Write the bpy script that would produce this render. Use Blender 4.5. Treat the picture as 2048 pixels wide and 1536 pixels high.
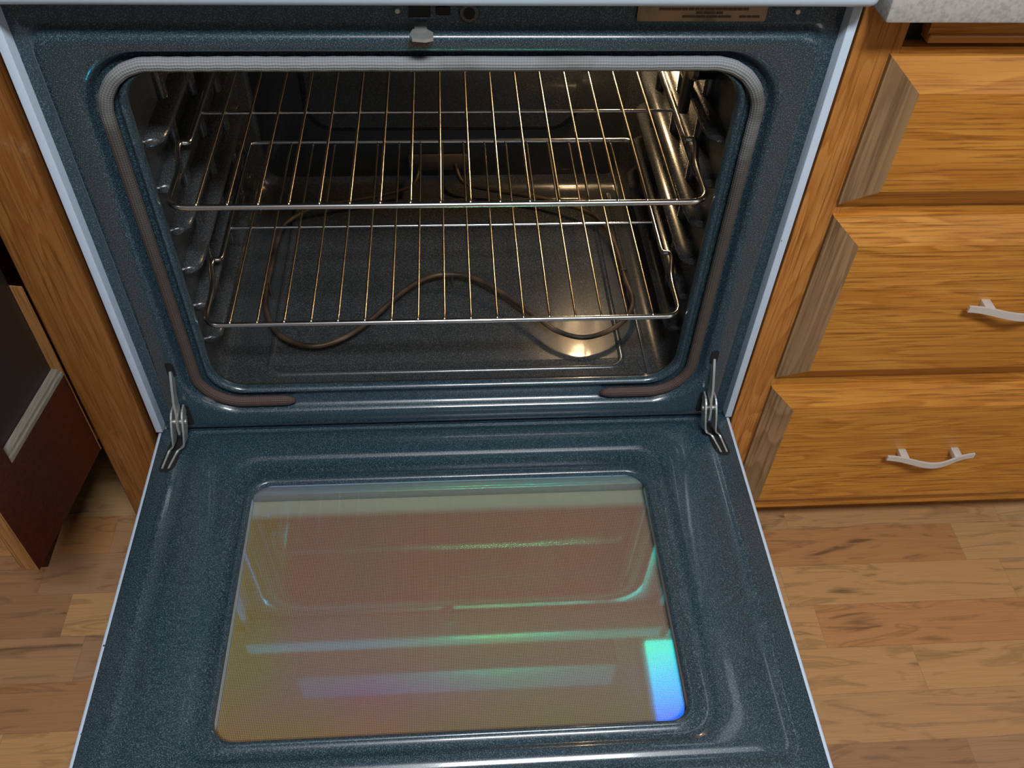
import bpy, bmesh, math, random
from mathutils import Vector, Matrix
random.seed(7)
SC = bpy.context.scene
COL = SC.collection
for o in list(bpy.data.objects): bpy.data.objects.remove(o)

# ---------------------------------------------------------------- camera, world, lights, exposure
cam = bpy.data.objects.new('camera', bpy.data.cameras.new('camera'))
COL.objects.link(cam); SC.camera = cam
cam.location = (0.0084, -0.7633, 0.9018)
cam.rotation_euler = (0.7482, -0.0302, -0.0614)
cam.data.sensor_width = 36; cam.data.lens = 36*1782.8/2048
cam.data.clip_start = 0.02

W = bpy.data.worlds.new('world'); SC.world = W; W.use_nodes = True
W.node_tree.nodes['Background'].inputs[0].default_value = (0.93, 0.96, 1.0, 1)
W.node_tree.nodes['Background'].inputs[1].default_value = 0.13

def area(name, loc, target, sx, sy, power, color):
    l = bpy.data.lights.new(name, 'AREA'); l.shape = 'RECTANGLE'; l.size = sx; l.size_y = sy
    l.energy = power; l.color = color
    o = bpy.data.objects.new(name, l); COL.objects.link(o); o.location = loc
    o.rotation_euler = (Vector(target)-Vector(loc)).to_track_quat('-Z', 'Y').to_euler()
    return o
area('ceiling_lamp_light', (0.25, -1.30, 2.085), (0.25, -1.30, 0), 0.60, 0.28, 52, (0.93, 0.97, 1.0))
area('right_fill_light', (1.9, -1.7, 1.2), (0.3, 0, 0.2), 0.9, 0.9, 5, (1.0, 0.96, 0.90))  # added soft fill from the right; no window is known there
BULB = (0.255, 0.455, 0.405)

vs = SC.view_settings
vs.view_transform = 'Standard'; vs.look = 'None'; vs.gamma = 1; vs.exposure = 0.0
vs.use_curve_mapping = False

# ---------------------------------------------------------------- helpers
def link(name, me, mats, parent=None, smooth=False):
    o = bpy.data.objects.new(name, me); COL.objects.link(o)
    for m in (mats if isinstance(mats, (list, tuple)) else [mats]): me.materials.append(m)
    if parent is not None: o.parent = parent
    if smooth:
        for p in me.polygons: p.use_smooth = True
    return o
def obj(name, bm, mats, parent=None, smooth=False, sharp=None):
    bmesh.ops.remove_doubles(bm, verts=bm.verts, dist=1e-6)
    bmesh.ops.recalc_face_normals(bm, faces=bm.faces)
    if sharp:
        for e in bm.edges:
            if len(e.link_faces) == 2 and e.calc_face_angle(0) > math.radians(sharp): e.smooth = False
        smooth = True
    for f in bm.faces:
        if len(f.verts) > 8:
            for e in f.edges: e.smooth = False
    me = bpy.data.meshes.new(name); bm.to_mesh(me); bm.free()
    return link(name, me, mats, parent, smooth)
def empty(name, loc=(0, 0, 0)):
    o = bpy.data.objects.new(name, None); COL.objects.link(o); o.location = loc; o.empty_display_size = .05
    return o
def tag(o, label=None, cat=None, group=None, kind=None):
    for k, v in (('label', label), ('category', cat), ('group', group), ('kind', kind)):
        if v: o[k] = v
    return o
def box(bm, a, b, bev=0, seg=2, mat=0):
    x0, y0, z0 = a; x1, y1, z1 = b
    v = [bm.verts.new(p) for p in ((x0,y0,z0),(x1,y0,z0),(x1,y1,z0),(x0,y1,z0),(x0,y0,z1),(x1,y0,z1),(x1,y1,z1),(x0,y1,z1))]
    fs = [bm.faces.new([v[i] for i in f]) for f in ((0,3,2,1),(4,5,6,7),(0,1,5,4),(1,2,6,5),(2,3,7,6),(3,0,4,7))]
    for f in fs: f.material_index = mat
    if bev:
        es = list({e for f in fs for e in f.edges})
        bmesh.ops.bevel(bm, geom=es, offset=bev, segments=seg, affect='EDGES', profile=0.5)
    return fs
def bxo(name, a, b, m, parent=None, bev=0, seg=2):
    bm = bmesh.new(); box(bm, a, b, bev, seg)
    return obj(name, bm, m, parent, sharp=35 if bev else None)
def tube(bm, pts, r, n=10, closed=False, cap=True, flat=None):
    """sweep a circle along points"""
    P = [Vector(p) for p in pts]; N = len(P); rings = []
    up = None
    for i in range(N):
        if closed: t = (P[(i+1) % N]-P[i-1]).normalized()
        else: t = (P[min(i+1, N-1)]-P[max(i-1, 0)]).normalized()
        if up is None:
            up = Vector((0, 0, 1)) if abs(t.z) < .9 else Vector((0, 1, 0))
        a = (up - t*up.dot(t)).normalized(); b = t.cross(a); up = a
        rr = r[i] if isinstance(r, (list, tuple)) else r
        rings.append([bm.verts.new(P[i]+(a*math.cos(2*math.pi*k/n)+b*math.sin(2*math.pi*k/n))*rr) for k in range(n)])
    for i in range(N if closed else N-1):
        A, B = rings[i], rings[(i+1) % N]
        for k in range(n): bm.faces.new((A[k], A[(k+1) % n], B[(k+1) % n], B[k]))
    if cap and not closed: bm.faces.new(rings[0][::-1]); bm.faces.new(rings[-1])
def smoothpath(pts, rad=0.012, seg=6):
    """round the corners of a polyline"""
    P = [Vector(p) for p in pts]; out = [P[0]]
    for i in range(1, len(P)-1):
        a, b, c = P[i-1], P[i], P[i+1]
        d = min(rad, (a-b).length*.48, (c-b).length*.48)
        s = b+(a-b).normalized()*d; e = b+(c-b).normalized()*d
        for k in range(seg+1):
            t = k/seg; out.append(s*(1-t)**2+b*2*t*(1-t)+e*t*t)
    out.append(P[-1]); return out
def catmull(pts, seg=8, closed=False):
    P = [Vector(p) for p in pts]; N = len(P); out = []
    for i in range(N if closed else N-1):
        g = (lambda j: P[j % N]) if closed else (lambda j: P[max(0, min(N-1, j))])
        p0, p1, p2, p3 = g(i-1), g(i), g(i+1), g(i+2)
        for k in range(seg):
            t = k/seg
            out.append(.5*((2*p1)+(p2-p0)*t+(2*p0-5*p1+4*p2-p3)*t*t+(3*p1-p0-3*p2+p3)*t**3))
    if not closed: out.append(P[-1])
    return out
def rr(u0, u1, v0, v1, r, n=12, ns=24):
    """rounded rectangle loop in (u,v), constant point count"""
    out = []
    for cu, cv, a0 in ((u1-r, v0+r, -90), (u1-r, v1-r, 0), (u0+r, v1-r, 90), (u0+r, v0+r, 180)):
        for k in range(n+1):
            a = math.radians(a0+90*k/n); out.append((cu+r*math.cos(a), cv+r*math.sin(a)))
    res = []
    M = n+1
    for c in range(4):
        res += out[c*M:(c+1)*M]
        p, q = out[c*M+M-1], out[((c+1) % 4)*M]
        for k in range(1, ns): res.append((p[0]+(q[0]-p[0])*k/ns, p[1]+(q[1]-p[1])*k/ns))
    return res
def loft(bm, loops, cap_end=False, cap_start=False):
    R = [[bm.verts.new(p) for p in L] for L in loops]
    for A, B in zip(R, R[1:]):
        n = len(A)
        for k in range(n): bm.faces.new((A[k], A[(k+1) % n], B[(k+1) % n], B[k]))
    if cap_end: bm.faces.new(R[-1])
    if cap_start: bm.faces.new(R[0][::-1])
    return R
def catm1(keys, n=4):
    """smoothly interpolate tuples of scalars"""
    out = []
    for i in range(len(keys)-1):
        p0, p1, p2, p3 = keys[max(i-1, 0)], keys[i], keys[i+1], keys[min(i+2, len(keys)-1)]
        for k in range(n):
            t = k/n
            s = t*t*(3-2*t)
            out.append(tuple(a+(b-a)*t if j < len(p1)-1 else a+(b-a)*s for j, (a, b) in enumerate(zip(p1, p2))))
    out.append(keys[-1]); return out

# ---------------------------------------------------------------- materials
def mat(name):
    m = bpy.data.materials.new(name); m.use_nodes = True
    nt = m.node_tree; b = nt.nodes['Principled BSDF']
    return m, nt, b
def N(nt, t, **kw):
    n = nt.nodes.new(t)
    for k, v in kw.items():
        if k in n.inputs: n.inputs[k].default_value = v
        else: setattr(n, k, v)
    return n
def ramp(nt, stops, interp='LINEAR'):
    r = nt.nodes.new('ShaderNodeValToRGB'); cr = r.color_ramp; cr.interpolation = interp
    while len(cr.elements) < len(stops): cr.elements.new(.5)
    for e, (p, c) in zip(cr.elements, stops): e.position = p; e.color = (*c, 1) if len(c) == 3 else c
    return r
def simple(name, col, rough=.5, metal=0, **kw):
    m, nt, b = mat(name)
    b.inputs['Base Color'].default_value = (*col, 1); b.inputs['Roughness'].default_value = rough
    b.inputs['Metallic'].default_value = metal
    for k, v in kw.items(): b.inputs[k].default_value = v
    return m
def math_(nt, op, a, b=None):
    n = nt.nodes.new('ShaderNodeMath'); n.operation = op
    for i, v in enumerate((a, b)):
        if v is None: continue
        if hasattr(v, 'links'): nt.links.new(v, n.inputs[i])
        else: n.inputs[i].default_value = v
    return n.outputs[0]
def mixc(nt, fac, a, b, blend='MIX'):
    n = nt.nodes.new('ShaderNodeMix'); n.data_type = 'RGBA'; n.blend_type = blend
    for i, v in ((0, fac), (6, a), (7, b)):
        if hasattr(v, 'links'): nt.links.new(v, n.inputs[i])
        else: n.inputs[i].default_value = v if i == 0 else (*v, 1)
    return n.outputs[2]

def enamel(name, base, speck, rough=.22, dens=.66, spec=.5):
    m, nt, b = mat(name); L = nt.links
    tc = N(nt, 'ShaderNodeTexCoord')
    n1 = N(nt, 'ShaderNodeTexNoise', Scale=900.0, Detail=1.0)
    n2 = N(nt, 'ShaderNodeTexNoise', Scale=9.0, Detail=3.0)
    L.new(tc.outputs['Object'], n1.inputs['Vector']); L.new(tc.outputs['Object'], n2.inputs['Vector'])
    r1 = ramp(nt, [(dens-.10, (0,0,0)), (dens+.12, (1,1,1))]); L.new(n1.outputs['Fac'], r1.inputs[0])
    base2 = mixc(nt, n2.outputs['Fac'], tuple(c*.8 for c in base), tuple(c*1.2 for c in base))
    L.new(mixc(nt, r1.outputs[0], base2, speck), b.inputs['Base Color'])
    b.inputs['Roughness'].default_value = rough
    b.inputs['Specular IOR Level'].default_value = spec
    b.inputs['Coat Weight'].default_value = .5; b.inputs['Coat Roughness'].default_value = .08
    return m
M_EN = enamel('speckled_teal_enamel', (.011, .030, .042), (.10, .145, .175), .32, .60)
M_CAV = enamel('cavity_enamel', (.028, .033, .036), (.10, .105, .11), .27, .60)
M_WHITE, nt, b = mat('white_appliance_paint')
tc = N(nt, 'ShaderNodeTexCoord'); v = N(nt, 'ShaderNodeTexVoronoi', Scale=38.0)
nt.links.new(tc.outputs['Object'], v.inputs['Vector'])
r = ramp(nt, [(.035, (.03,.03,.03)), (.06, (.50,.60,.72))]); nt.links.new(v.outputs['Distance'], r.inputs[0])
nt.links.new(r.outputs[0], b.inputs['Base Color']); b.inputs['Roughness'].default_value = .3
M_TOP = simple('white_cooktop_enamel', (.50, .62, .76), .18)
M_BLACK = simple('black_void', (.004, .004, .004), .8)
M_RODF = simple('chrome_rack_rod', (.62, .64, .66), .22, 1)
M_RODW = simple('nickel_wire', (.78, .66, .50), .26, 1)
M_STEEL = simple('zinc_steel', (.50, .53, .51), .38, .7)
M_PULL = simple('brushed_nickel_pull', (.66, .66, .65), .42, .45)
M_GREY = simple('grey_cap', (.30, .31, .33), .5)

m, nt, b = mat('heating_element_sheath'); L = nt.links; M_ELEM = m
tc = N(nt, 'ShaderNodeTexCoord'); n = N(nt, 'ShaderNodeTexNoise', Scale=30.0, Detail=4.0); L.new(tc.outputs['Object'], n.inputs[0])
r = ramp(nt, [(.35, (.025,.02,.018)), (.6, (.10,.065,.04)), (.8, (.16,.11,.07))]); L.new(n.outputs[0], r.inputs[0]); L.new(r.outputs[0], b.inputs['Base Color'])
b.inputs['Roughness'].default_value = .45; b.inputs['Metallic'].default_value = .3

# gasket: woven rope, ribs along and across by UV, baked brown lower down
m, nt, b = mat('woven_gasket'); L = nt.links; M_GASK = m
uv = N(nt, 'ShaderNodeUVMap'); sep = N(nt, 'ShaderNodeSeparateXYZ'); L.new(uv.outputs[0], sep.inputs[0])
cu = math_(nt, 'SINE', math_(nt, 'MULTIPLY', sep.outputs[0], 2*math.pi/0.0026))
cv = math_(nt, 'SINE', math_(nt, 'MULTIPLY', sep.outputs[1], 2*math.pi*14))
tc = N(nt, 'ShaderNodeTexCoord'); so = N(nt, 'ShaderNodeSeparateXYZ'); L.new(tc.outputs['Object'], so.inputs[0])
n = N(nt, 'ShaderNodeTexNoise', Scale=14.0, Detail=5.0); L.new(tc.outputs['Object'], n.inputs[0])
hz = math_(nt, 'ADD', so.outputs[2], math_(nt, 'MULTIPLY', math_(nt, 'SUBTRACT', n.outputs[0], .5), .25))
r = ramp(nt, [(.03, (.085,.050,.040)), (.14, (.075,.050,.040)), (.30, (.058,.048,.040)), (.42, (.075,.068,.06)), (.50, (.24,.26,.265))]); L.new(hz, r.inputs[0])
wv = math_(nt, 'ADD', math_(nt, 'MULTIPLY', math_(nt, 'ADD', math_(nt, 'MULTIPLY', cu, .45), cv), .34), .5)
L.new(mixc(nt, wv, (.35,.35,.35), (1.3,1.3,1.3)), (mx := N(nt, 'ShaderNodeMix', data_type='RGBA', blend_type='MULTIPLY')).inputs[7])
mx.inputs[0].default_value = .55; L.new(r.outputs[0], mx.inputs[6]); L.new(mx.outputs[2], b.inputs['Base Color'])
bp = N(nt, 'ShaderNodeBump', Strength=.7, Distance=.0008); L.new(wv, bp.inputs['Height']); L.new(bp.outputs[0], b.inputs['Normal'])
b.inputs['Roughness'].default_value = .75

def wood(name, axis, c_dark, c_mid, c_light, scale=1.0, rough=.38, seed=0.0, rings=1.0, worn=0.0, fine=.88):
    """oak: straight grain streaks plus slow cathedral figure; axis = grain direction"""
    m, nt, b = mat(name); L = nt.links
    tc = N(nt, 'ShaderNodeTexCoord'); mp = N(nt, 'ShaderNodeMapping')
    L.new(tc.outputs['Object'], mp.inputs[0])
    s = [26*scale]*3; s['xyz'.index(axis)] = 2.2*scale
    mp.inputs['Scale'].default_value = s; mp.inputs['Location'].default_value = (seed, seed*1.7, seed*.6)
    n1 = N(nt, 'ShaderNodeTexNoise', Scale=1.0, Detail=2.0, Distortion=.5); L.new(mp.outputs[0], n1.inputs[0])
    fig = math_(nt, 'FRACT', math_(nt, 'MULTIPLY', n1.outputs[0], 9.0*rings))
    rf = ramp(nt, [(0, (1,1,1)), (.60, (.45,.45,.45)), (.88, (0,0,0)), (1, (1,1,1))]); L.new(fig, rf.inputs[0])
    mp2 = N(nt, 'ShaderNodeMapping'); L.new(tc.outputs['Object'], mp2.inputs[0])
    s2 = [340*scale]*3; s2['xyz'.index(axis)] = 9*scale; mp2.inputs['Scale'].default_value = s2
    n2 = N(nt, 'ShaderNodeTexNoise', Scale=1.0, Detail=4.0, Roughness=.65); L.new(mp2.outputs[0], n2.inputs[0])
    r2 = ramp(nt, [(.36, (0,0,0)), (.50, (1,1,1))]); L.new(n2.outputs[0], r2.inputs[0])
    n3 = N(nt, 'ShaderNodeTexNoise', Scale=5.0, Detail=3.0); L.new(tc.outputs['Object'], n3.inputs[0])
    c = mixc(nt, rf.outputs[0], tuple(a*.78+b*.22 for a, b in zip(c_mid, c_dark)), c_light)
    c = mixc(nt, math_(nt, 'MULTIPLY', math_(nt, 'SUBTRACT', 1.0, r2.outputs[0]), fine), c, c_dark)
    n3r = ramp(nt, [(.4, (0,0,0)), (.7, (1,1,1))]); L.new(n3.outputs[0], n3r.inputs[0])
    c = mixc(nt, math_(nt, 'MULTIPLY', n3r.outputs[0], .45), c, tuple(x*.72 for x in c_mid))
    if worn:
        n4 = N(nt, 'ShaderNodeTexNoise', Scale=11.0, Detail=6.0, Roughness=.7); L.new(tc.outputs['Object'], n4.inputs[0])
        r4 = ramp(nt, [(.60, (0,0,0)), (.72, (1,1,1))]); L.new(n4.outputs[0], r4.inputs[0])
        c = mixc(nt, math_(nt, 'MULTIPLY', r4.outputs[0], worn), c, (.42,.27,.14))
    L.new(c, b.inputs['Base Color'])
    bp = N(nt, 'ShaderNodeBump', Strength=.12, Distance=.0006); L.new(n2.outputs[0], bp.inputs['Height']); L.new(bp.outputs[0], b.inputs['Normal'])
    b.inputs['Roughness'].default_value = rough; b.inputs['Specular IOR Level'].default_value = .3
    return m
OAK = ((.21,.066,.009), (.46,.175,.024), (.55,.245,.042))
M_OAKX = wood('oak_grain_across', 'x', *OAK, seed=3.1)
M_OAKX2 = wood('oak_grain_across_lower', 'x', *OAK, seed=9.4)
M_OAKX3 = wood('oak_grain_across_top', 'x', *OAK, seed=15.2, rings=.8)
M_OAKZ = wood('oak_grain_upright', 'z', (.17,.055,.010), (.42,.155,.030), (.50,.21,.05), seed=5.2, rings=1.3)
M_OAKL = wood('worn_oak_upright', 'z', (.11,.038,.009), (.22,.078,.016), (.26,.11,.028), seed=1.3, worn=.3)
M_END = wood('oak_end_grain', 'z', (.13,.07,.03), (.26,.15,.070), (.33,.20,.10), scale=.55, seed=2.2, rings=1.5, rough=.55)
M_RED = wood('red_stained_board', 'x', (.035,.008,.004), (.050,.012,.006), (.065,.016,.007), seed=4.0, rough=.35)
M_OAKED = wood('oak_door_edge', 'z', (.16,.07,.02), (.30,.13,.04), (.36,.17,.06), seed=7.7)
M_RAW = wood('unfinished_moulding', 'y', (.13,.11,.08), (.20,.18,.14), (.24,.22,.18), seed=6.0, rough=.7)

# floor laminate: strips along x
m, nt, b = mat('laminate_strip_floor'); L = nt.links; M_FLOOR = m
tc = N(nt, 'ShaderNodeTexCoord'); s = N(nt, 'ShaderNodeSeparateXYZ'); L.new(tc.outputs['Object'], s.inputs[0])
yy = math_(nt, 'DIVIDE', math_(nt, 'ADD', s.outputs[1], 6.95+.0488), .0695)
row = math_(nt, 'FLOOR', yy); fy = math_(nt, 'FRACT', yy)
wn = N(nt, 'ShaderNodeTexWhiteNoise', noise_dimensions='1D'); L.new(row, wn.inputs['W'])
xx = math_(nt, 'DIVIDE', math_(nt, 'ADD', math_(nt, 'ADD', s.outputs[0], 5.0), math_(nt, 'MULTIPLY', wn.outputs[0], 3.0)), .36)
colm = math_(nt, 'FLOOR', xx); fx = math_(nt, 'FRACT', xx)
cb = N(nt, 'ShaderNodeCombineXYZ'); L.new(row, cb.inputs[0]); L.new(colm, cb.inputs[1])
wn2 = N(nt, 'ShaderNodeTexWhiteNoise', noise_dimensions='2D'); L.new(cb.outputs[0], wn2.inputs['Vector'])
tone = ramp(nt, [(0, (.27,.145,.075)), (.25, (.44,.205,.075)), (.45, (.33,.185,.098)), (.7, (.46,.25,.10)), (1, (.43,.28,.135))]); L.new(wn2.outputs[0], tone.inputs[0])
cm = N(nt, 'ShaderNodeCombineXYZ'); L.new(math_(nt, 'MULTIPLY', s.outputs[0], 3.2), cm.inputs[0]); L.new(math_(nt, 'MULTIPLY', s.outputs[1], 17.0), cm.inputs[1])
L.new(math_(nt, 'MULTIPLY', wn2.outputs[0], 37.0), cm.inputs[2])
g1 = N(nt, 'ShaderNodeTexNoise', Scale=1.6, Detail=4.0, Distortion=1.6); L.new(cm.outputs[0], g1.inputs[0])
gf = ramp(nt, [(.30, (.42,.42,.42)), (.40, (.95,.95,.95)), (.55, (1,1,1)), (.62, (.72,.72,.72)), (.68, (1.05,1.05,1.05)), (.80, (.6,.6,.6))]); L.new(g1.outputs[0], gf.inputs[0])
g2m = N(nt, 'ShaderNodeMapping'); g2m.inputs['Scale'].default_value = (10, 260, 1); L.new(cm.outputs[0], g2m.inputs[0])
g2 = N(nt, 'ShaderNodeTexNoise', Scale=.35, Detail=3.0); L.new(g2m.outputs[0], g2.inputs[0])
gf2 = ramp(nt, [(.3, (.82,.82,.82)), (.6, (1.05,1.05,1.05))]); L.new(g2.outputs[0], gf2.inputs[0])
c = mixc(nt, 1.0, tone.outputs[0], gf.outputs[0], 'MULTIPLY'); c = mixc(nt, 1.0, c, gf2.outputs[0], 'MULTIPLY')
seam = math_(nt, 'LESS_THAN', math_(nt, 'MINIMUM', math_(nt, 'MULTIPLY', fy, .0685), math_(nt, 'MULTIPLY', fx, .36)), .0006)
c = mixc(nt, math_(nt, 'MULTIPLY', seam, .45), c, (.10,.05,.025))
L.new(c, b.inputs['Base Color']); b.inputs['Roughness'].default_value = .42

# counter laminate
m, nt, b = mat('speckled_grey_laminate'); L = nt.links; M_CTR = m
tc = N(nt, 'ShaderNodeTexCoord'); n = N(nt, 'ShaderNodeTexNoise', Scale=260.0, Detail=3.0); L.new(tc.outputs['Object'], n.inputs[0])
r = ramp(nt, [(.3, (.30,.29,.275)), (.6, (.42,.41,.385))]); L.new(n.outputs[0], r.inputs[0]); L.new(r.outputs[0], b.inputs['Base Color']); b.inputs['Roughness'].default_value = .45

# mesh screen under the window glass: fine staggered dots, clear band near the hinge
m, nt, b = mat('dotted_screen'); L = nt.links; M_DOT = m
tc = N(nt, 'ShaderNodeTexCoord'); s = N(nt, 'ShaderNodeSeparateXYZ'); L.new(tc.outputs['Object'], s.inputs[0])
k = 2*math.pi/0.0036
a1 = math_(nt, 'SINE', math_(nt, 'MULTIPLY', math_(nt, 'ADD', s.outputs[0], s.outputs[1]), k))
a2 = math_(nt, 'SINE', math_(nt, 'MULTIPLY', math_(nt, 'SUBTRACT', s.outputs[0], s.outputs[1]), k))
d = math_(nt, 'ADD', math_(nt, 'MULTIPLY', math_(nt, 'MULTIPLY', a1, a2), .5), .5)
dr = ramp(nt, [(.35, (0,0,0)), (.65, (1,1,1))]); L.new(d, dr.inputs[0])
band = ramp(nt, [(.0, (1,1,1)), (.845, (1,1,1)), (.875, (0,0,0)), (1, (0,0,0))])   # object y -.42 .. -.07
L.new(math_(nt, 'DIVIDE', math_(nt, 'ADD', s.outputs[1], .42), .35), band.inputs[0])
n = N(nt, 'ShaderNodeTexNoise', Scale=6.0, Detail=2.0); L.new(tc.outputs['Object'], n.inputs[0])
fr = mixc(nt, n.outputs[0], (.44,.17,.12), (.30,.18,.15))
ex = math_(nt, 'MULTIPLY', math_(nt, 'SUBTRACT', -.17, s.outputs[0]), 9.0); ey = math_(nt, 'MULTIPLY', math_(nt, 'SUBTRACT', -.34, s.outputs[1]), 11.0)
ed = math_(nt, 'ADD', math_(nt, 'MAXIMUM', math_(nt, 'MAXIMUM', ex, ey), 0.0), math_(nt, 'MULTIPLY', math_(nt, 'SUBTRACT', n.outputs[0], .5), .8))
er = ramp(nt, [(.05, (0,0,0)), (.6, (1,1,1))]); L.new(ed, er.inputs[0])
fr = mixc(nt, er.outputs[0], fr, (.33,.23,.04))  # olive at left and front edges: iridescent sheen of the glass painted in
dots = mixc(nt, dr.outputs[0], fr, (.075,.05,.042))
c = mixc(nt, band.outputs[0], (.28,.255,.21), dots)
L.new(c, b.inputs['Base Color']); b.inputs['Roughness'].default_value = .6

# window pane: clear glass with a heat-reflecting thin film of uneven thickness
m, nt, b = mat('film_coated_glass'); L = nt.links; M_GLASS = m
b.inputs['Base Color'].default_value = (0, 0, 0, 1); b.inputs['Roughness'].default_value = .03
b.inputs['IOR'].default_value = 2.3
tc = N(nt, 'ShaderNodeTexCoord'); n = N(nt, 'ShaderNodeTexNoise', Scale=3.2, Detail=1.5); L.new(tc.outputs['Object'], n.inputs[0])
b.inputs['Thin Film IOR'].default_value = 1.5
s = N(nt, 'ShaderNodeSeparateXYZ'); L.new(tc.outputs['Object'], s.inputs[0])
th = math_(nt, 'ADD', math_(nt, 'MULTIPLY', n.outputs[0], 90.0), 308.0)
th = math_(nt, 'ADD', th, math_(nt, 'MULTIPLY', math_(nt, 'MINIMUM', math_(nt, 'ADD', s.outputs[0], .05), 0.0), 170.0))
th = math_(nt, 'ADD', th, math_(nt, 'MULTIPLY', math_(nt, 'MINIMUM', math_(nt, 'ADD', s.outputs[1], .32), 0.0), 650.0))
L.new(th, b.inputs['Thin Film Thickness'])
tr = N(nt, 'ShaderNodeBsdfTransparent'); tr.inputs[0].default_value = (.93, .95, .93, 1)
ad = N(nt, 'ShaderNodeAddShader'); L.new(tr.outputs[0], ad.inputs[0]); L.new(b.outputs[0], ad.inputs[1])
L.new(ad.outputs[0], nt.nodes['Material Output'].inputs['Surface'])

# rating label
m, nt, b = mat('aged_foil_label'); L = nt.links; M_LABEL = m
tc = N(nt, 'ShaderNodeTexCoord'); n = N(nt, 'ShaderNodeTexNoise', Scale=28.0, Detail=5.0); L.new(tc.outputs['Object'], n.inputs[0])
r = ramp(nt, [(.35, (.15,.12,.08)), (.5, (.28,.20,.12)), (.65, (.34,.21,.12))]); L.new(n.outputs[0], r.inputs[0]); L.new(r.outputs[0], b.inputs['Base Color']); b.inputs['Roughness'].default_value = .5
M_INK = simple('faded_label_ink', (.07, .04, .02), .6)
M_WALL = simple('terracotta_wall_paint', (.50, .22, .12), .8)
M_CEIL = simple('white_ceiling_paint', (.75, .75, .74), .9)
M_FILT = simple('hood_filter_mesh', (.30, .27, .22), .5, .6)

# ---------------------------------------------------------------- the room
FZ = -.31
bm = bmesh.new(); box(bm, (-2.6, -3.0, FZ-.03), (2.6, .72, FZ)); tag(obj('floor', bm, M_FLOOR), kind='structure')
bm = bmesh.new(); box(bm, (-2.6, .72, FZ), (2.6, .80, 2.12)); tag(obj('wall_back', bm, M_WALL), kind='structure')
bm = bmesh.new(); box(bm, (-2.6, -3.0, 2.12), (2.6, .80, 2.18)); tag(obj('ceiling', bm, M_CEIL), kind='structure')
cl = empty('ceiling_light', (0.25, -1.30, 2.12)); tag(cl, 'flat rectangular ceiling light above the open oven', 'ceiling light')
m = simple('lamp_diffuser', (.9, .9, .9), .5); m.node_tree.nodes['Principled BSDF'].inputs['Emission Color'].default_value = (.93,.97,1,1)
m.node_tree.nodes['Principled BSDF'].inputs['Emission Strength'].default_value = 6
bxo('housing', (-.33, -.17, -.012), (.33, .17, 0), simple('lamp_housing', (.8,.8,.8), .4), cl, .003)
bxo('diffuser', (-.30, -.14, -.030), (.30, .14, -.012), m, cl, .006)

cl2 = empty('ceiling_light', (0.76, .46, 2.12)); tag(cl2, 'small square ceiling light over the countertop right of the range', 'ceiling light')
m2 = simple('counter_lamp_diffuser', (.9, .9, .9), .5); m2.node_tree.nodes['Principled BSDF'].inputs['Emission Color'].default_value = (.85,.95,1,1)
m2.node_tree.nodes['Principled BSDF'].inputs['Emission Strength'].default_value = 3.2
bxo('housing', (-.11, -.17, -.012), (.11, .17, 0), bpy.data.materials['lamp_housing'], cl2, .003)
bxo('diffuser', (-.09, -.15, -.030), (.09, .15, -.012), m2, cl2, .006)

# ---------------------------------------------------------------- the range
RG = empty('kitchen_range', (0, 0, FZ)); tag(RG, 'white kitchen range with its oven door dropped open between wooden cabinets', 'oven')


def under(o, parent):
    o.parent = parent; o.matrix_parent_inverse = Matrix.Translation(-_w(parent)); return o
def _w(p):
    v = p.location.copy()
    q = p.parent
    while q: v += q.location; q = q.parent
    return v
def part(name, bm, mats, parent, **kw):
    """mesh given in world coordinates, moved so that it sits right below its parent"""
    o = obj(name, bm, mats, None, **kw)
    o.parent = parent
    if parent.type == 'EMPTY': o.location = -_w(parent)
    return o

HW = .3785
# body sides (white) with their front trim returns
for sx in (-1, 1):
    bm = bmesh.new()
    a, c = sorted((sx*.3695, sx*HW)); box(bm, (a, -.001, 0.0015), (c, .66, .572), .0012)
    a, c = sorted((sx*.35, sx*HW)); box(bm, (a, .02, FZ), (c, .66, .0), 0)
    part('side_panel', bm, M_WHITE, RG, sharp=35)
bm = bmesh.new(); box(bm, (-.37, .655, FZ+.02), (.37, .66, .572)); part('back_panel', bm, M_WHITE, RG)

# front frame + cavity, lofted from the outer edge inwards
def L3(u0, u1, v0, v1, r, y): return [(u, y, v) for u, v in rr(u0, u1, v0, v1, r)]
def sym(h, v0, v1, r, y): return L3(-h, h, v0, v1, r, y)
loops = [sym(.3695, -.012, .5725, .002, .013), sym(.3600, -.006, .5400, .012, .013), sym(.3570, -.003, .5360, .016, .0115),
         sym(.3545, .0010, .5335, .018, .006), sym(.3525, .0060, .5315, .020, .0022), sym(.3500, .0120, .5290, .021, .0004),
         sym(.3470, .0180, .5265, .022, .0), sym(.3290, .0335, .5200, .058, .0), sym(.3255, .0350, .5175, .060, .0012),
         sym(.3225, .0370, .5145, .060, .0055), sym(.3205, .0390, .5125, .060, .0110), sym(.3180, .0420, .5100, .058, .0125), sym(.2985, .0610, .4990, .044, .0125),
         sym(.2965, .0635, .4985, .043, .0085), sym(.2945, .0665, .4978, .042, .0050), sym(.2925, .0690, .4972, .041, .0040), sym(.2900, .0715, .4968, .040, .0055),
         sym(.2880, .0730, .4965, .039, .0095), sym(.2875, .0725, .4965, .039, .0130)]
bm = bmesh.new(); loft(bm, loops)
part('front_frame', bm, M_EN, RG, sharp=50)
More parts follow.
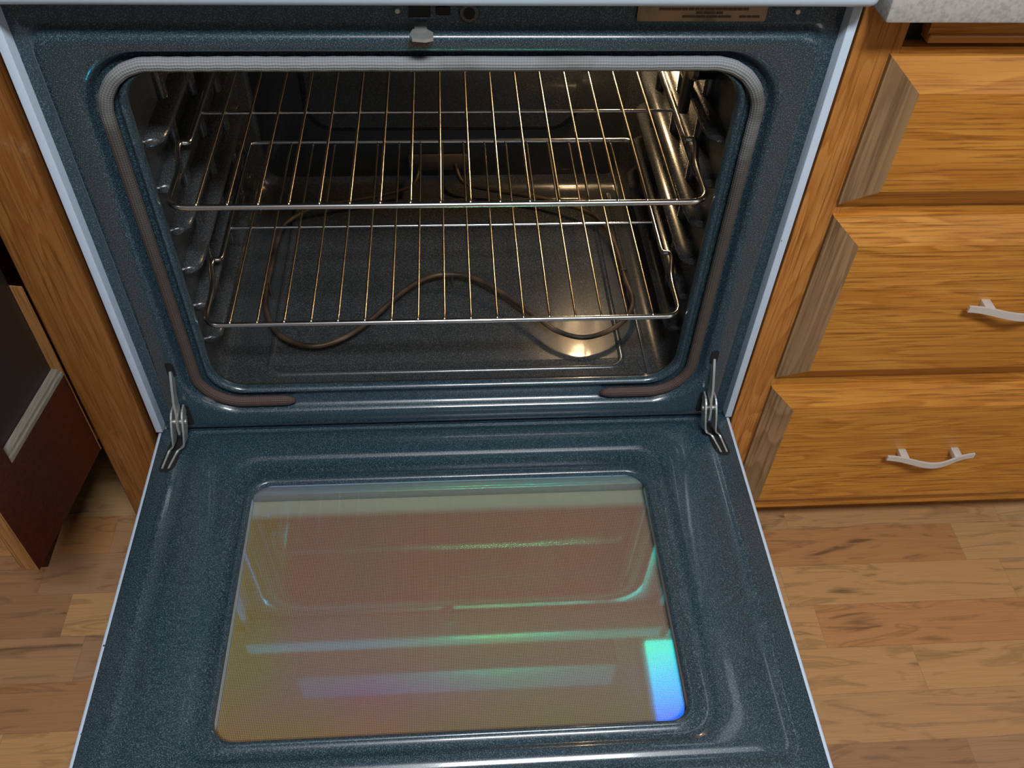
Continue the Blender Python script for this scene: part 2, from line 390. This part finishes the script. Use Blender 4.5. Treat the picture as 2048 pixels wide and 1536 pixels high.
cav = [sym(.2875, .0725, .4965, .039, .0130), sym(.2885, .0700, .4960, .038, .0180), sym(.2950, .0600, .4930, .034, .0230), sym(.3020, .0480, .4870, .030, .0270),
       sym(.3070, .0360, .4800, .026, .0340), sym(.3085, .0310, .4790, .026, .0450), sym(.3085, .0300, .4790, .026, .1500),
       sym(.3085, .0300, .4790, .026, .4700), sym(.3060, .0325, .4765, .026, .4850), sym(.2990, .0395, .4700, .026, .4960), sym(.2880, .0500, .4590, .024, .5000)]
bm = bmesh.new(); loft(bm, cav, cap_end=True)
CAV = part('oven_cavity', bm, M_CAV, RG, sharp=50)
# pressed back panel and pressed floor
bm = bmesh.new()
def LB(h, v0, v1, r, y): return [(u, y, v) for u, v in rr(-h, h, v0, v1, r)]
loft(bm, [LB(.215, .135, .40, .045, .4995), LB(.212, .138, .397, .043, .494), LB(.205, .145, .390, .040, .4915)], cap_end=True)
part('back_emboss', bm, M_CAV, CAV, sharp=50)
bm = bmesh.new()
def LF(x0, x1, y0, y1, r, z): return [(u, v, z) for u, v in rr(x0, x1, y0, y1, r)]
loft(bm, [LF(-.243, .243, .066, .462, .022, .0302), LF(-.2415, .2415, .0675, .4605, .021, .0325), LF(-.2385, .2385, .0705, .4575, .019, .0338),
          LF(-.2355, .2355, .0735, .4545, .017, .0325), LF(-.234, .234, .075, .453, .016, .0306)], cap_end=True)
part('floor_emboss', bm, M_CAV, CAV, sharp=60)
for x in (-.2985, .268):
    bm = bmesh.new(); box(bm, (x, .056, .0303), (x+.0065, .47, .0335), .0012); part('floor_bead', bm, M_CAV, CAV, sharp=40)
# embossed rack guides on both side walls
RZ = [.378-.0575*k for k in range(6)]
for sx in (-1, 1):
    for z in RZ:
        bm = bmesh.new()
        for (tx, hz, y0, y1) in ((.2885, .0085, .074, .452),):
            n = 14; rings = []
            ys = [y0, y0+.002, y0+.006, y0+.014, y0+.03, y1-.03, y1-.012, y1-.003, y1]
            sc = [.02, .45, .72, .93, 1, 1, .9, .5, .02]
            for yv, s_ in zip(ys, sc):
                ring = []
                for k_ in range(n+1):
                    a = math.pi*k_/n
                    ring.append(bm.verts.new((sx*(.3085-(.3085-tx)*s_*math.sin(a)**.8), yv, z+hz*(.35+.65*s_)*math.cos(a))))
                rings.append(ring)
            for A, B in zip(rings, rings[1:]):
                for k_ in range(n): bm.faces.new((A[k_], A[k_+1], B[k_+1], B[k_]))
        part('rack_guide', bm, M_CAV, CAV, smooth=True)
    # upright pressed ribs behind the guides
    for yv in (.16, .27, .38):
        bm = bmesh.new()
        tube(bm, [(sx*.309, yv, .06), (sx*.3075, yv, .075), (sx*.3075, yv, .435), (sx*.309, yv, .45)], .008, 10)
        part('wall_rib', bm, M_CAV, CAV, smooth=True)
# oven lamp, its socket and the dark bracket in the upper right front corner
bm = bmesh.new(); bmesh.ops.create_uvsphere(bm, u_segments=20, v_segments=12, radius=.019, matrix=Matrix.Translation(BULB))
mb = simple('warm_bulb_glass', (1, .9, .7), .3); pb = mb.node_tree.nodes['Principled BSDF']
pb.inputs['Emission Color'].default_value = (1, .66, .34, 1); pb.inputs['Emission Strength'].default_value = 175
BU = part('oven_bulb', bm, mb, RG, smooth=True); BU.visible_shadow = True
bm = bmesh.new(); tube(bm, [(.255, .500, .405), (.255, .475, .405)], .014, 18); part('lamp_socket', bm, M_STEEL, RG, sharp=40)
bm = bmesh.new(); tube(bm, [(.305, .155, .425), (.282, .155, .425)], .017, 24); tube(bm, [(.284, .155, .425), (.279, .155, .425)], [.019, .0165], 24)
part('sensor_boss', bm, simple('black_enamel_boss', (.012,.011,.010), .25), RG, sharp=40)
bm = bmesh.new(); box(bm, (.2805, .172, .352), (.292, .188, .44), .003); part('sensor_bracket', bm, simple('black_bracket', (.01,.01,.01), .4), RG, sharp=40)

# door gasket: rope with two loose ends at the bottom
path = []
c = rr(-.3078, .3078, .0520, .5035, .052, n=16, ns=60)
# start on the bottom run at x=.196, go round to x=-.194
pts = [Vector((u, 0, v)) for u, v in c]
i0 = [i for i, p in enumerate(pts)]
bottom = [i for i, p in enumerate(pts) if abs(p.z-.0520) < 1e-5 and abs(p.x) <= .256]
seq = [p for i, p in enumerate(pts) if i not in bottom]
# reorder so that the sequence begins right after the bottom run (right corner)
seq = [Vector((x, 0, .0520)) for x in [.196+.006*k for k in range(10)]] + seq + [Vector((x, 0, .0520)) for x in [-.25+.0056*k for k in range(11)]]
seq[0].z += -.001; 
res_ = [seq[0]]
for p in seq[1:]:
    if (p-res_[-1]).length > .003: res_.append(p)
seq = res_
bm = bmesh.new(); uvl = bm.loops.layers.uv.new('UVMap'); rings = []; U = 0.0; Us = []
n = 20
for i, p in enumerate(seq):
    t = (seq[min(i+1, len(seq)-1)]-seq[max(i-1, 0)]).normalized()
    nrm = Vector((-t.z, 0, t.x)); out = Vector((0, -1, 0))
    if i: U += (p-seq[i-1]).length
    Us.append(U)
    e = min(i, len(seq)-1-i); w = (.0068+.0022*max(0, 1-p.z/.09))*(1-.55*max(0, 1-e/2.5)**2); h = .0056*(1-.55*max(0, 1-e/2.5)**2)
    wob = .0001*math.sin(U*61)+.00015*math.sin(U*373)
    rings.append([bm.verts.new(p+nrm*(w*math.cos(2*math.pi*k/n)+wob)+out*(-.0045+h*math.sin(2*math.pi*k/n)+wob)) for k in range(n)])
for i in range(len(rings)-1):
    for k in range(n):
        f = bm.faces.new((rings[i][k], rings[i][(k+1) % n], rings[i+1][(k+1) % n], rings[i+1][k]))
        for lp, (uu, vv) in zip(f.loops, ((Us[i], k/n), (Us[i], (k+1)/n), (Us[i+1], (k+1)/n), (Us[i+1], k/n))): lp[uvl].uv = (uu, vv)
bm.faces.new(rings[0][::-1]); bm.faces.new(rings[-1])
me = bpy.data.meshes.new('door_gasket'); bmesh.ops.recalc_face_normals(bm, faces=bm.faces); bm.to_mesh(me); bm.free()
G = link('door_gasket', me, M_GASK, RG, True); G.location = -RG.location

# bake element with terminal block
ze = .052
ep = [(.018, .500, .075), (.020, .485, .070), (.035, .466, .056), (.10, .447, ze), (.165, .426, ze), (.229, .388, ze), (.252, .345, ze), (.259, .300, ze), (.262, .228, ze), (.266, .183, ze), (.255, .150, ze), (.232, .125, ze),
      (.207, .111, ze), (.180, .107, ze), (.150, .121, ze), (.129, .144, ze), (.100, .178, ze), (.076, .205, ze), (.050, .228, ze), (.027, .241, ze), (.005, .2445, ze), (-.017, .2425, ze),
      (-.042, .228, ze), (-.067, .203, ze), (-.090, .172, ze), (-.113, .142, ze), (-.140, .116, ze), (-.171, .102, ze), (-.198, .105, ze), (-.225, .122, ze), (-.244, .152, ze), (-.256, .198, ze), (-.256, .263, ze),
      (-.254, .330, ze), (-.247, .371, ze), (-.213, .408, ze), (-.16, .428, ze), (-.104, .443, ze), (-.055, .462, .056), (-.042, .485, .070), (-.040, .500, .075)]
bm = bmesh.new(); tube(bm, catmull(ep, 6), .0036, 10)
EL = part('bake_element', bm, M_ELEM, RG, smooth=True)
for (x, y) in ((.262, .245), (-.256, .225), (.004, .2445)):
    bm = bmesh.new(); tube(bm, [(x-.004, y, .0305), (x-.0035, y, .056), (x+.0035, y, .057), (x+.004, y-.004, .045), (x+.005, y-.004, .0305)], .0014, 6)
    part('element_foot', bm, M_ELEM, EL)
bm = bmesh.new(); box(bm, (-.058, .494, .064), (.038, .4995, .092), .001); part('terminal_plate', bm, simple('dull_terminal_plate', (.16,.13,.11), .5, .5), EL, sharp=40)

# cooktop slab with rolled front edge, backguard
bm = bmesh.new(); box(bm, (-.3795, -.031, .5695), (.3795, .60, .6180), .009, 5); part('cooktop', bm, M_TOP, RG, sharp=40)
bm = bmesh.new(); box(bm, (-.379, .60, .5700), (.379, .66, .76), .006, 3); part('backguard', bm, M_TOP, RG, sharp=40)
bm = bmesh.new(); box(bm, (-.30, .597, .64), (.30, .601, .73), .001); part('control_panel', bm, simple('dark_control_glass', (.02,.02,.025), .1), RG)
for x in (-.19, .19):
    for y in (.12, .43):
        bm = bmesh.new()
        r = .09 if (x*y) > 0 else .07
        for k in range(4): tube(bm, [((r-.018*k)*math.cos(a*math.pi/18)+x, (r-.018*k)*math.sin(a*math.pi/18)+y, .624) for a in range(36)], .0045, 8, closed=True)
        part('coil_burner', bm, simple('burner_coil', (.03,.03,.03), .5, .3), RG, smooth=True)
# storage drawer below the door
bm = bmesh.new(); box(bm, (-.375, .004, FZ+.06), (.375, .03, -.055), .004, 3); part('storage_drawer', bm, M_WHITE, RG, sharp=40)

# rating label, door latch, striker hole
bm = bmesh.new(); loft(bm, [[(u, .0105, v) for u, v in rr(.1785, .2965, .5405, .5700, .002, 4, 2)], [(u, .0100, v) for u, v in rr(.1788, .2962, .5408, .5697, .002, 4, 2)]], cap_end=True, cap_start=True)
LB_ = part('rating_label', bm, M_LABEL, RG)
bm = bmesh.new(); rnd = random.Random(3)
for z, x0, x1 in ((.5560, .215, .262), (.5520, .198, .279), (.5487, .232, .256), (.5453, .220, .264), (.5453, .272, .290)):
    x = x0
    while x < x1:
        w = rnd.uniform(.0015, .006); box(bm, (x, .0092, z-.0009), (min(x+w, x1), .0099, z+.0009)); x += w+rnd.uniform(.0006, .0012)
part('printed_lines', bm, M_INK, LB_)
bm = bmesh.new(); box(bm, (-.024, .0105, .5435), (-.005, .0118, .5545), .0004); box(bm, (-.0005, .0105, .5455), (.0125, .0118, .5530), .0004)
part('latch_slot', bm, M_BLACK, RG)
bm = bmesh.new()
box(bm, (-.0195, -.012, .5385), (-.0085, .010, .5400), .0005)
vv = [bm.verts.new(p) for p in ((-.021,-.004,.5372),(-.0235,-.014,.5372),(-.021,-.0215,.5372),(-.010,-.0235,.5372),(-.003,-.0205,.5372),(-.003,-.010,.5372),(-.010,-.002,.5372))]
f = bm.faces.new(vv); ex = bmesh.ops.extrude_face_region(bm, geom=[f]); bmesh.ops.translate(bm, verts=[g for g in ex['geom'] if isinstance(g, bmesh.types.BMVert)], vec=(0, 0, .0028))
part('door_latch', bm, M_STEEL, RG, sharp=30)
bm = bmesh.new(); tube(bm, [(.0290, .0116, .5475), (.0290, .0100, .5475)], [.0095, .0080], 24); part('switch_collar', bm, M_EN, RG, smooth=False)
bm = bmesh.new(); tube(bm, [(.0290, .0100, .5475), (.0290, .0092, .5475)], .0052, 20); part('switch_plunger', bm, M_BLACK, RG)
for x in (-.034, .325):
    bm = bmesh.new(); tube(bm, [(x, .0119, .549), (x, .0102, .549)], [.0028, .002], 14); part('frame_screw', bm, M_STEEL, RG)

# ---------------------------------------------------------------- oven door (open, lying level)
D = bmesh.new(); box(D, (-.3785, -.512, -.040), (.3785, .0115, -.0045), .003, 3)
DOOR = part('oven_door', D, M_WHITE, RG, sharp=40)
def LD(h, y0, y1, r, z): return [(u, v, z) for u, v in rr(-h, h, y0, y1, r)]
dl = [LD(.3735, -.5065, .0085, .004, -.0046), LD(.3730, -.5060, .0080, .005, -.0022), LD(.3715, -.5045, .0065, .006, -.0012), LD(.3555, -.4650, .0040, .020, -.0012), LD(.3520, -.4600, .0030, .020, -.0004),
      LD(.3490, -.4560, .0020, .020, .0006), LD(.3455, -.4520, .0005, .020, .0006), LD(.3425, -.4490, -.0010, .020, -.0008), LD(.3330, -.4420, -.0030, .020, -.0010), LD(.3280, -.4400, -.0050, .020, -.0006), LD(.3240, -.4375, -.0070, .020, .0008), LD(.3200, -.4345, -.0090, .020, .0014),
      LD(.2790, -.4290, -.0430, .036, .0014), LD(.2755, -.4260, -.0455, .036, .0006), LD(.2720, -.4235, -.0480, .036, -.0014), LD(.2690, -.4215, -.0505, .035, -.0024),
      LD(.2540, -.4125, -.0700, .028, -.0030), LD(.2515, -.4105, -.0735, .027, -.0008), LD(.2490, -.4085, -.0790, .026, .0004), LD(.2465, -.4065, -.0842, .025, -.0004), LD(.2450, -.4050, -.0855, .024, -.0022),
      LD(.2440, -.4040, -.0862, .023, -.0060)]
bm = bmesh.new(); loft(bm, dl)
LIN = part('inner_liner', bm, M_EN, DOOR, sharp=60)
# the liner and the opening behind the window need the shell opened up: cut a well for the glass
bm = bmesh.new(); box(bm, (-.246, -.406, -.0335), (.246, -.084, -.002))
CUT = obj('window_well_cut', bm, M_BLACK)
md = DOOR.modifiers.new('well', 'BOOLEAN'); md.operation = 'DIFFERENCE'; md.object = CUT; md.solver = 'EXACT'
dg = bpy.context.evaluated_depsgraph_get(); CUT_loc = None
CUT.parent = RG; CUT.location = -RG.location
bpy.context.view_layer.update()
dg = bpy.context.evaluated_depsgraph_get()
me2 = bpy.data.meshes.new_from_object(DOOR.evaluated_get(dg)); DOOR.modifiers.clear(); old = DOOR.data; DOOR.data = me2
bpy.data.objects.remove(CUT)
bm = bmesh.new(); loft(bm, [LD(.2452, -.4052, -.0850, .022, -.0085), LD(.2452, -.4052, -.0850, .022, -.0055)], cap_end=True, cap_start=True)
for v_ in bm.verts: v_.co.z += (v_.co.y+.085)*.024
part('window_glass', bm, M_GLASS, DOOR)
bm = bmesh.new(); box(bm, (-.2455, -.4055, -.0310), (.2455, -.0845, -.0250)); part('dotted_screen', bm, M_DOT, DOOR)
bm = bmesh.new(); box(bm, (-.2455, -.0980, -.0240), (.2455, -.0848, -.0090), .002)
part('glass_retainer', bm, simple('grey_retainer', (.30,.31,.32), .3, .5), DOOR, sharp=40)

# hinge arms
for sx in (-1, 1):
    X = sx*.3325
    bm = bmesh.new(); loft(bm, [[(X+u, .0004, v) for u, v in rr(-.0052, .0052, .1035, .1290, .005, 6, 2)], [(X+u, -.0004, v) for u, v in rr(-.0046, .0046, .1041, .1284, .0045, 6, 2)]], cap_end=True)
    part('hinge_slot', bm, M_BLACK, RG)
    X2 = sx*.3360
    bm = bmesh.new(); loft(bm, [[(X2+u, .0022, v) for u, v in rr(-.010, .010, .0145, .0560, .003, 4, 2)], [(X2+u, -.0005, v) for u, v in rr(-.0095, .0095, .0150, .0520, .003, 4, 2)]], cap_end=True)
    part('hinge_pocket', bm, M_BLACK, RG)
    # well in the door
    bm = bmesh.new(); loft(bm, [[(sx*.3500+u+sx*.006*(-v-.03)/.04, v, .0002) for u, v in rr(-.0095, .0095, -.0640, -.0080, .007, 6, 2)], [(sx*.3500+u+sx*.006*(-v-.03)/.04, v, .0009) for u, v in rr(-.0090, .0090, -.0635, -.0085, .0065, 6, 2)]], cap_end=True)
    part('hinge_well', bm, M_BLACK, DOOR)
    # flat link coming out of the frame slot
    bm = bmesh.new()
    pr = smoothpath([(X, .002, .113), (X, -.007, .098), (X+sx*.002, -.014, .074), (X+sx*.001, -.018, .060), (X+sx*.003, -.022, .046), (X+sx*.004, -.022, .030)], .008, 4)
    rings = []
    for i, p in enumerate(pr):
        t = (pr[min(i+1, len(pr)-1)]-pr[max(i-1, 0)]).normalized(); s_ = Vector((1, 0, 0)); q = t.cross(s_).normalized()
        w = .0055+.0025*min(1, i/ (len(pr)*.6))
        rings.append([bm.verts.new(p+s_*a*.0014+q*b_*w) for a, b_ in ((-1,-1),(1,-1),(1,1),(-1,1))])
    for A, B in zip(rings, rings[1:]):
        for k in range(4): bm.faces.new((A[k], A[(k+1) % 4], B[(k+1) % 4], B[k]))
    bm.faces.new(rings[0][::-1]); bm.faces.new(rings[-1])
    HG = part('hinge_arm', bm, M_STEEL, RG)
    # channel of the hinge lying down into the door
    bm = bmesh.new()
    for off in (-.0065, .0065):
        pr = smoothpath([(X2+off*.9, -.004, .052), (X2+off, -.014, .052), (X2+off*1.1, -.026, .036), (X2+off+sx*.004, -.030, .012), (sx*.3490+off*.8, -.034, .0045), (sx*.3550+off*.6, -.060, .0018)], .010, 4)
        hs = [.006+.003*math.sin(math.pi*min(1, i/(len(pr)*.7))) for i in range(len(pr))]
        rings = []
        for i, p in enumerate(pr):
            t = (pr[min(i+1, len(pr)-1)]-pr[max(i-1, 0)]).normalized(); q = t.cross(Vector((1, 0, 0))).normalized()
            h = hs[i] if i < len(pr)*.75 else max(.0006, hs[i]*(1-(i/len(pr)-.75)*4)*.5)
            rings.append([bm.verts.new(p+Vector((a*.0011, 0, 0))+q*b_*h) for a, b_ in ((-1,-1),(1,-1),(1,1),(-1,1))])
        for A, B in zip(rings, rings[1:]):
            for k in range(4): bm.faces.new((A[k], A[(k+1) % 4], B[(k+1) % 4], B[k]))
        bm.faces.new(rings[0][::-1]); bm.faces.new(rings[-1])
    part('hinge_channel', bm, M_STEEL, HG)
    bm = bmesh.new(); tube(bm, [(X2-.009, -.018, .042), (X2+.009, -.018, .042)], .0032, 12); part('hinge_rivet', bm, M_STEEL, HG, sharp=40)

# ---------------------------------------------------------------- wire racks
def rack(z, y0, label):
    R_ = empty('oven_rack', (0, y0, z)); tag(R_, label, 'oven rack', 'wire racks in the oven')
    sh = y0-.017
    pth = []
    def side(s):
        return [(s*.2845, .390, .0), (s*.2840, .2, .0005), (s*.2835, .128, .0005), (s*.2845, .119, .0), (s*.2930, .116, .003), (s*.2940, .107, .001), (s*.2885, .080, -.004), (s*.2865, .060, -.003), (s*.2860, .0, -.0025)]
    r_ = side(1); l_ = side(-1)
    pts = r_+l_[::-1]
    # close across the back
    full = smoothpath([(0, .390, .0)]+pts+[(0, .390, .0)], .009, 6)
    # widen the two front corners
    bm = bmesh.new()
    fr = [(0, .390, .0)]+r_[:-1]+[(.2860, 0, -.0025)]+[(-.2860, 0, -.0025)]+l_[:-1][::-1]+[(0, .390, .0)]
    out = []
    P = [Vector(p) for p in fr]; out.append(P[0])
    for i in range(1, len(P)-1):
        a, b_, c_ = P[i-1], P[i], P[i+1]
        rad = .022 if abs(b_.y) < 1e-6 else (.012 if abs(b_.y-.39) < 1e-3 else .006)
        d = min(rad, (a-b_).length*.48, (c_-b_).length*.48); s = b_+(a-b_).normalized()*d; e = b_+(c_-b_).normalized()*d
        for k in range(7): t = k/6; out.append(s*(1-t)**2+b_*2*t*(1-t)+e*t*t)
    tube(bm, out, .0033, 12, closed=True)
    obj('frame_rod', bm, M_RODF, R_, smooth=True)
    bm = bmesh.new(); tube(bm, [(-.2845, .188, -.0030), (.2845, .188, -.0030)], .0018, 10); obj('cross_bar', bm, M_RODF, R_, smooth=True)
    for i in range(17):
        x = -.0021+(i-8)*.0316
        bm = bmesh.new(); tube(bm, smoothpath([(x, -.0005, -.0032), (x, .0005, .0008), (x, .006, .0012), (x, .366, .0012), (x, .376, .0008), (x, .389, -.0042)], .004, 3), .00155, 8)
        obj('rack_wire', bm, M_RODW, R_, smooth=True)
    return R_
rack(.3405, .0187, 'upper wire rack nearest the top of the oven')
rack(.1700, .0218, 'lower wire rack halfway down, above the heating element')

# ---------------------------------------------------------------- right cabinet with three drawers
RC = empty('base_cabinet', (.41, 0, FZ)); tag(RC, 'oak base cabinet with three wide drawers right of the oven', 'cabinet')
CX0, CX1 = .3815, .98
bm = bmesh.new()
box(bm, (CX0, 0, -.215), (.4275, .019, .5615), .0008)             # left stile
box(bm, (.905, 0, -.215), (CX1, .019, .5615), .0008)
box(bm, (CX0, .019, -.215), (CX0+.016, .60, .5615)); box(bm, (CX1-.016, .019, -.215), (CX1, .60, .5615)); box(bm, (CX0, .595, -.215), (CX1, .60, .5615)); box(bm, (CX0, .019, -.215), (CX1, .60, -.200))
part('face_frame', bm, M_OAKZ, RC)
bm = bmesh.new()
for z0, z1 in ((-.215, -.165), (.055, .095), (.325, .36), (.496, .5215)): box(bm, (.4275, .0004, z0), (.905, .019, z1))
part('frame_rail', bm, M_OAKX2, RC)
bm = bmesh.new(); box(bm, (.4275, .014, .5215), (.905, .019, .5615)); part('slot_back', bm, M_BLACK, RC)
bm = bmesh.new(); box(bm, (.4475, .0, .5330), (.900, .016, .5560)); box(bm, (.4475, -.004, .5265), (.900, .014, .5345), .002)
part('pull_out_board', bm, M_OAKX, RC)
bm = bmesh.new(); box(bm, (CX0, .062, FZ), (CX1, .08, -.215)); part('toe_kick', bm, M_OAKX2, RC)
def drawer(x0, x1, z0, z1, matx, handle):
    bx = .032; zt = .0300; zb = .026
    bm = bmesh.new()
    O = [(x0, z0), (x1, z0), (x1, z1), (x0, z1)]; I = [(x0+bx, z0+zb), (x1-bx, z0+zb), (x1-bx, z1-zt), (x0+bx, z1-zt)]
    A = [bm.verts.new((x, -.0002, z)) for x, z in O]; B = [bm.verts.new((x, -.0055, z)) for x, z in O]
    C = [bm.verts.new((x, -.0205, z)) for x, z in I]
    for k in range(4):
        f = bm.faces.new((A[k], A[(k+1) % 4], B[(k+1) % 4], B[k])); f.material_index = 1 if k in (1, 3) else 0
        f = bm.faces.new((B[k], B[(k+1) % 4], C[(k+1) % 4], C[k])); f.material_index = 1 if k in (1, 3) else 0
    bm.faces.new(C); bm.faces.new(A[::-1])
    bmesh.ops.recalc_face_normals(bm, faces=bm.faces)
    DR = part('drawer', bm, [matx, M_END], RC)
    if handle is None: return DR
    hx, hz = handle
    bm = bmesh.new()
    us = [-1+2*k/24 for k in range(25)]; rings = []
    for u in us:
        x = hx+u*.0625
        yb = -.0335-.0135*(math.cos(u*math.pi*.98)*.5+.5)**1.2+.003*max(0, abs(u)-.8)
        hgt = .0052-.0010*abs(u)
        rings.append([bm.verts.new((x, yb+a, hz+b_*hgt-.001*math.cos(u*3))) for a, b_ in ((-.0014,-1),(.0014,-1),(.0014,1),(-.0014,1))])
    for A, B in zip(rings, rings[1:]):
        for k in range(4): bm.faces.new((A[k], A[(k+1) % 4], B[(k+1) % 4], B[k]))
    bm.faces.new(rings[0][::-1]); bm.faces.new(rings[-1])
    for s in (-1, 1): box(bm, (hx+s*.038-.0055, -.0370, hz-.0045), (hx+s*.038+.0055, -.0202, hz+.0045), .0008)
    part('drawer_pull', bm, M_PULL, DR, sharp=40)
    return DR
drawer(.4180, .910, .3500, .5155, M_OAKX3, (.664, .433))
drawer(.4180, .910, .0830, .3345, M_OAKX, (.666, .2200))
drawer(.4180, .910, -.1920, .0635, M_OAKX2, (.666, -.0585))

bm = bmesh.new(); box(bm, (.3830, -.040, .5620), (1.02, .64, .6000), .003, 2)
tag(part0 := obj('countertop', bm, M_CTR, sharp=40), 'pale grey speckled laminate countertop over the drawers', 'countertop')
# ---------------------------------------------------------------- left cabinet, narrow, its door swung open
LC = empty('base_cabinet', (-.42, 0, FZ)); tag(LC, 'narrow wooden cabinet with worn upright stile left of the oven, door swung open', 'cabinet')
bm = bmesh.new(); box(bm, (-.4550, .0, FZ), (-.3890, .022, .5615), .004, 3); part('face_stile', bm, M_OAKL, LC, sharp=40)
bm = bmesh.new(); box(bm, (-.3980, .020, FZ), (-.3815, .60, .5615)); part('side_board', bm, M_RED, LC)
bm = bmesh.new(); box(bm, (-.62, .022, -.035), (-.398, .60, -.015)); box(bm, (-.64, .0, FZ), (-.62, .60, .5615)); box(bm, (-.62, .59, -.035), (-.398, .60, .5615)); part('carcass', bm, M_RED, LC)
DH = Vector((-.4575, -.0005, -.030)); DF = Vector((-.4835, -.1805, -.030))
dirv = (DF-DH).normalized(); nv = Vector((-dirv.y, dirv.x, 0));  nv = nv if nv.x < 0 else -nv    # thickness towards -x
DWID = (DF-DH).length
def dpt(s, t, z): q = DH+dirv*s+nv*t; return (q.x, q.y, z)
def dbox(bm, s0, s1, t0, t1, z0, z1):
    v = [bm.verts.new(dpt(*p)) for p in ((s0,t0,z0),(s1,t0,z0),(s1,t1,z0),(s0,t1,z0),(s0,t0,z1),(s1,t0,z1),(s1,t1,z1),(s0,t1,z1))]
    fs = [bm.faces.new([v[i] for i in f]) for f in ((0,3,2,1),(4,5,6,7),(0,1,5,4),(1,2,6,5),(2,3,7,6),(3,0,4,7))]
    return fs
TH = .0215; ZB, ZT = -.030, .545
bm = bmesh.new()
dbox(bm, 0, DWID, 0, TH, ZB, .112); dbox(bm, 0, DWID, 0, TH, ZT-.06, ZT)
for f in dbox(bm, DWID-.048, DWID, 0, TH, .112, ZT-.06): pass
for f in bm.faces: f.material_index = 0
bmesh.ops.recalc_face_normals(bm, faces=bm.faces)
for f in bm.faces:
    if f.normal.dot(dirv) > .9: f.material_index = 1
CD = part('cabinet_door', bm, [M_RED, M_OAKED], LC)
bm = bmesh.new(); dbox(bm, 0, DWID-.048, .013, .019, .112, ZT-.06); part('door_panel', bm, simple('dark_panel', (.018,.012,.010), .4), CD)
bm = bmesh.new(); dbox(bm, 0.0, DWID-.048, .0005, .0125, .112, .1175); dbox(bm, 0.0, DWID-.048, .0035, .0125, .1175, .1215)
part('raw_moulding', bm, M_RAW, CD)
bm = bmesh.new(); dbox(bm, -.0022, -.0002, 0, TH, ZB, .25); part('door_edge', bm, M_OAKED, CD)

# ---------------------------------------------------------------- hood and wall above the range (seen mirrored in the glass)
HD = empty('range_hood', (0, .42, 1.10)); tag(HD, 'grey range hood on the wall above the cooktop', 'range hood')
bm = bmesh.new(); box(bm, (-.38, -.30, .0), (.38, .30, .13), .006, 2); obj('hood_shell', bm, simple('grey_hood', (.42,.38,.34), .4), HD, sharp=40)
bm = bmesh.new(); box(bm, (-.30, -.22, -.006), (.20, .20, -.0005), .001); obj('grease_filter', bm, M_FILT, HD)
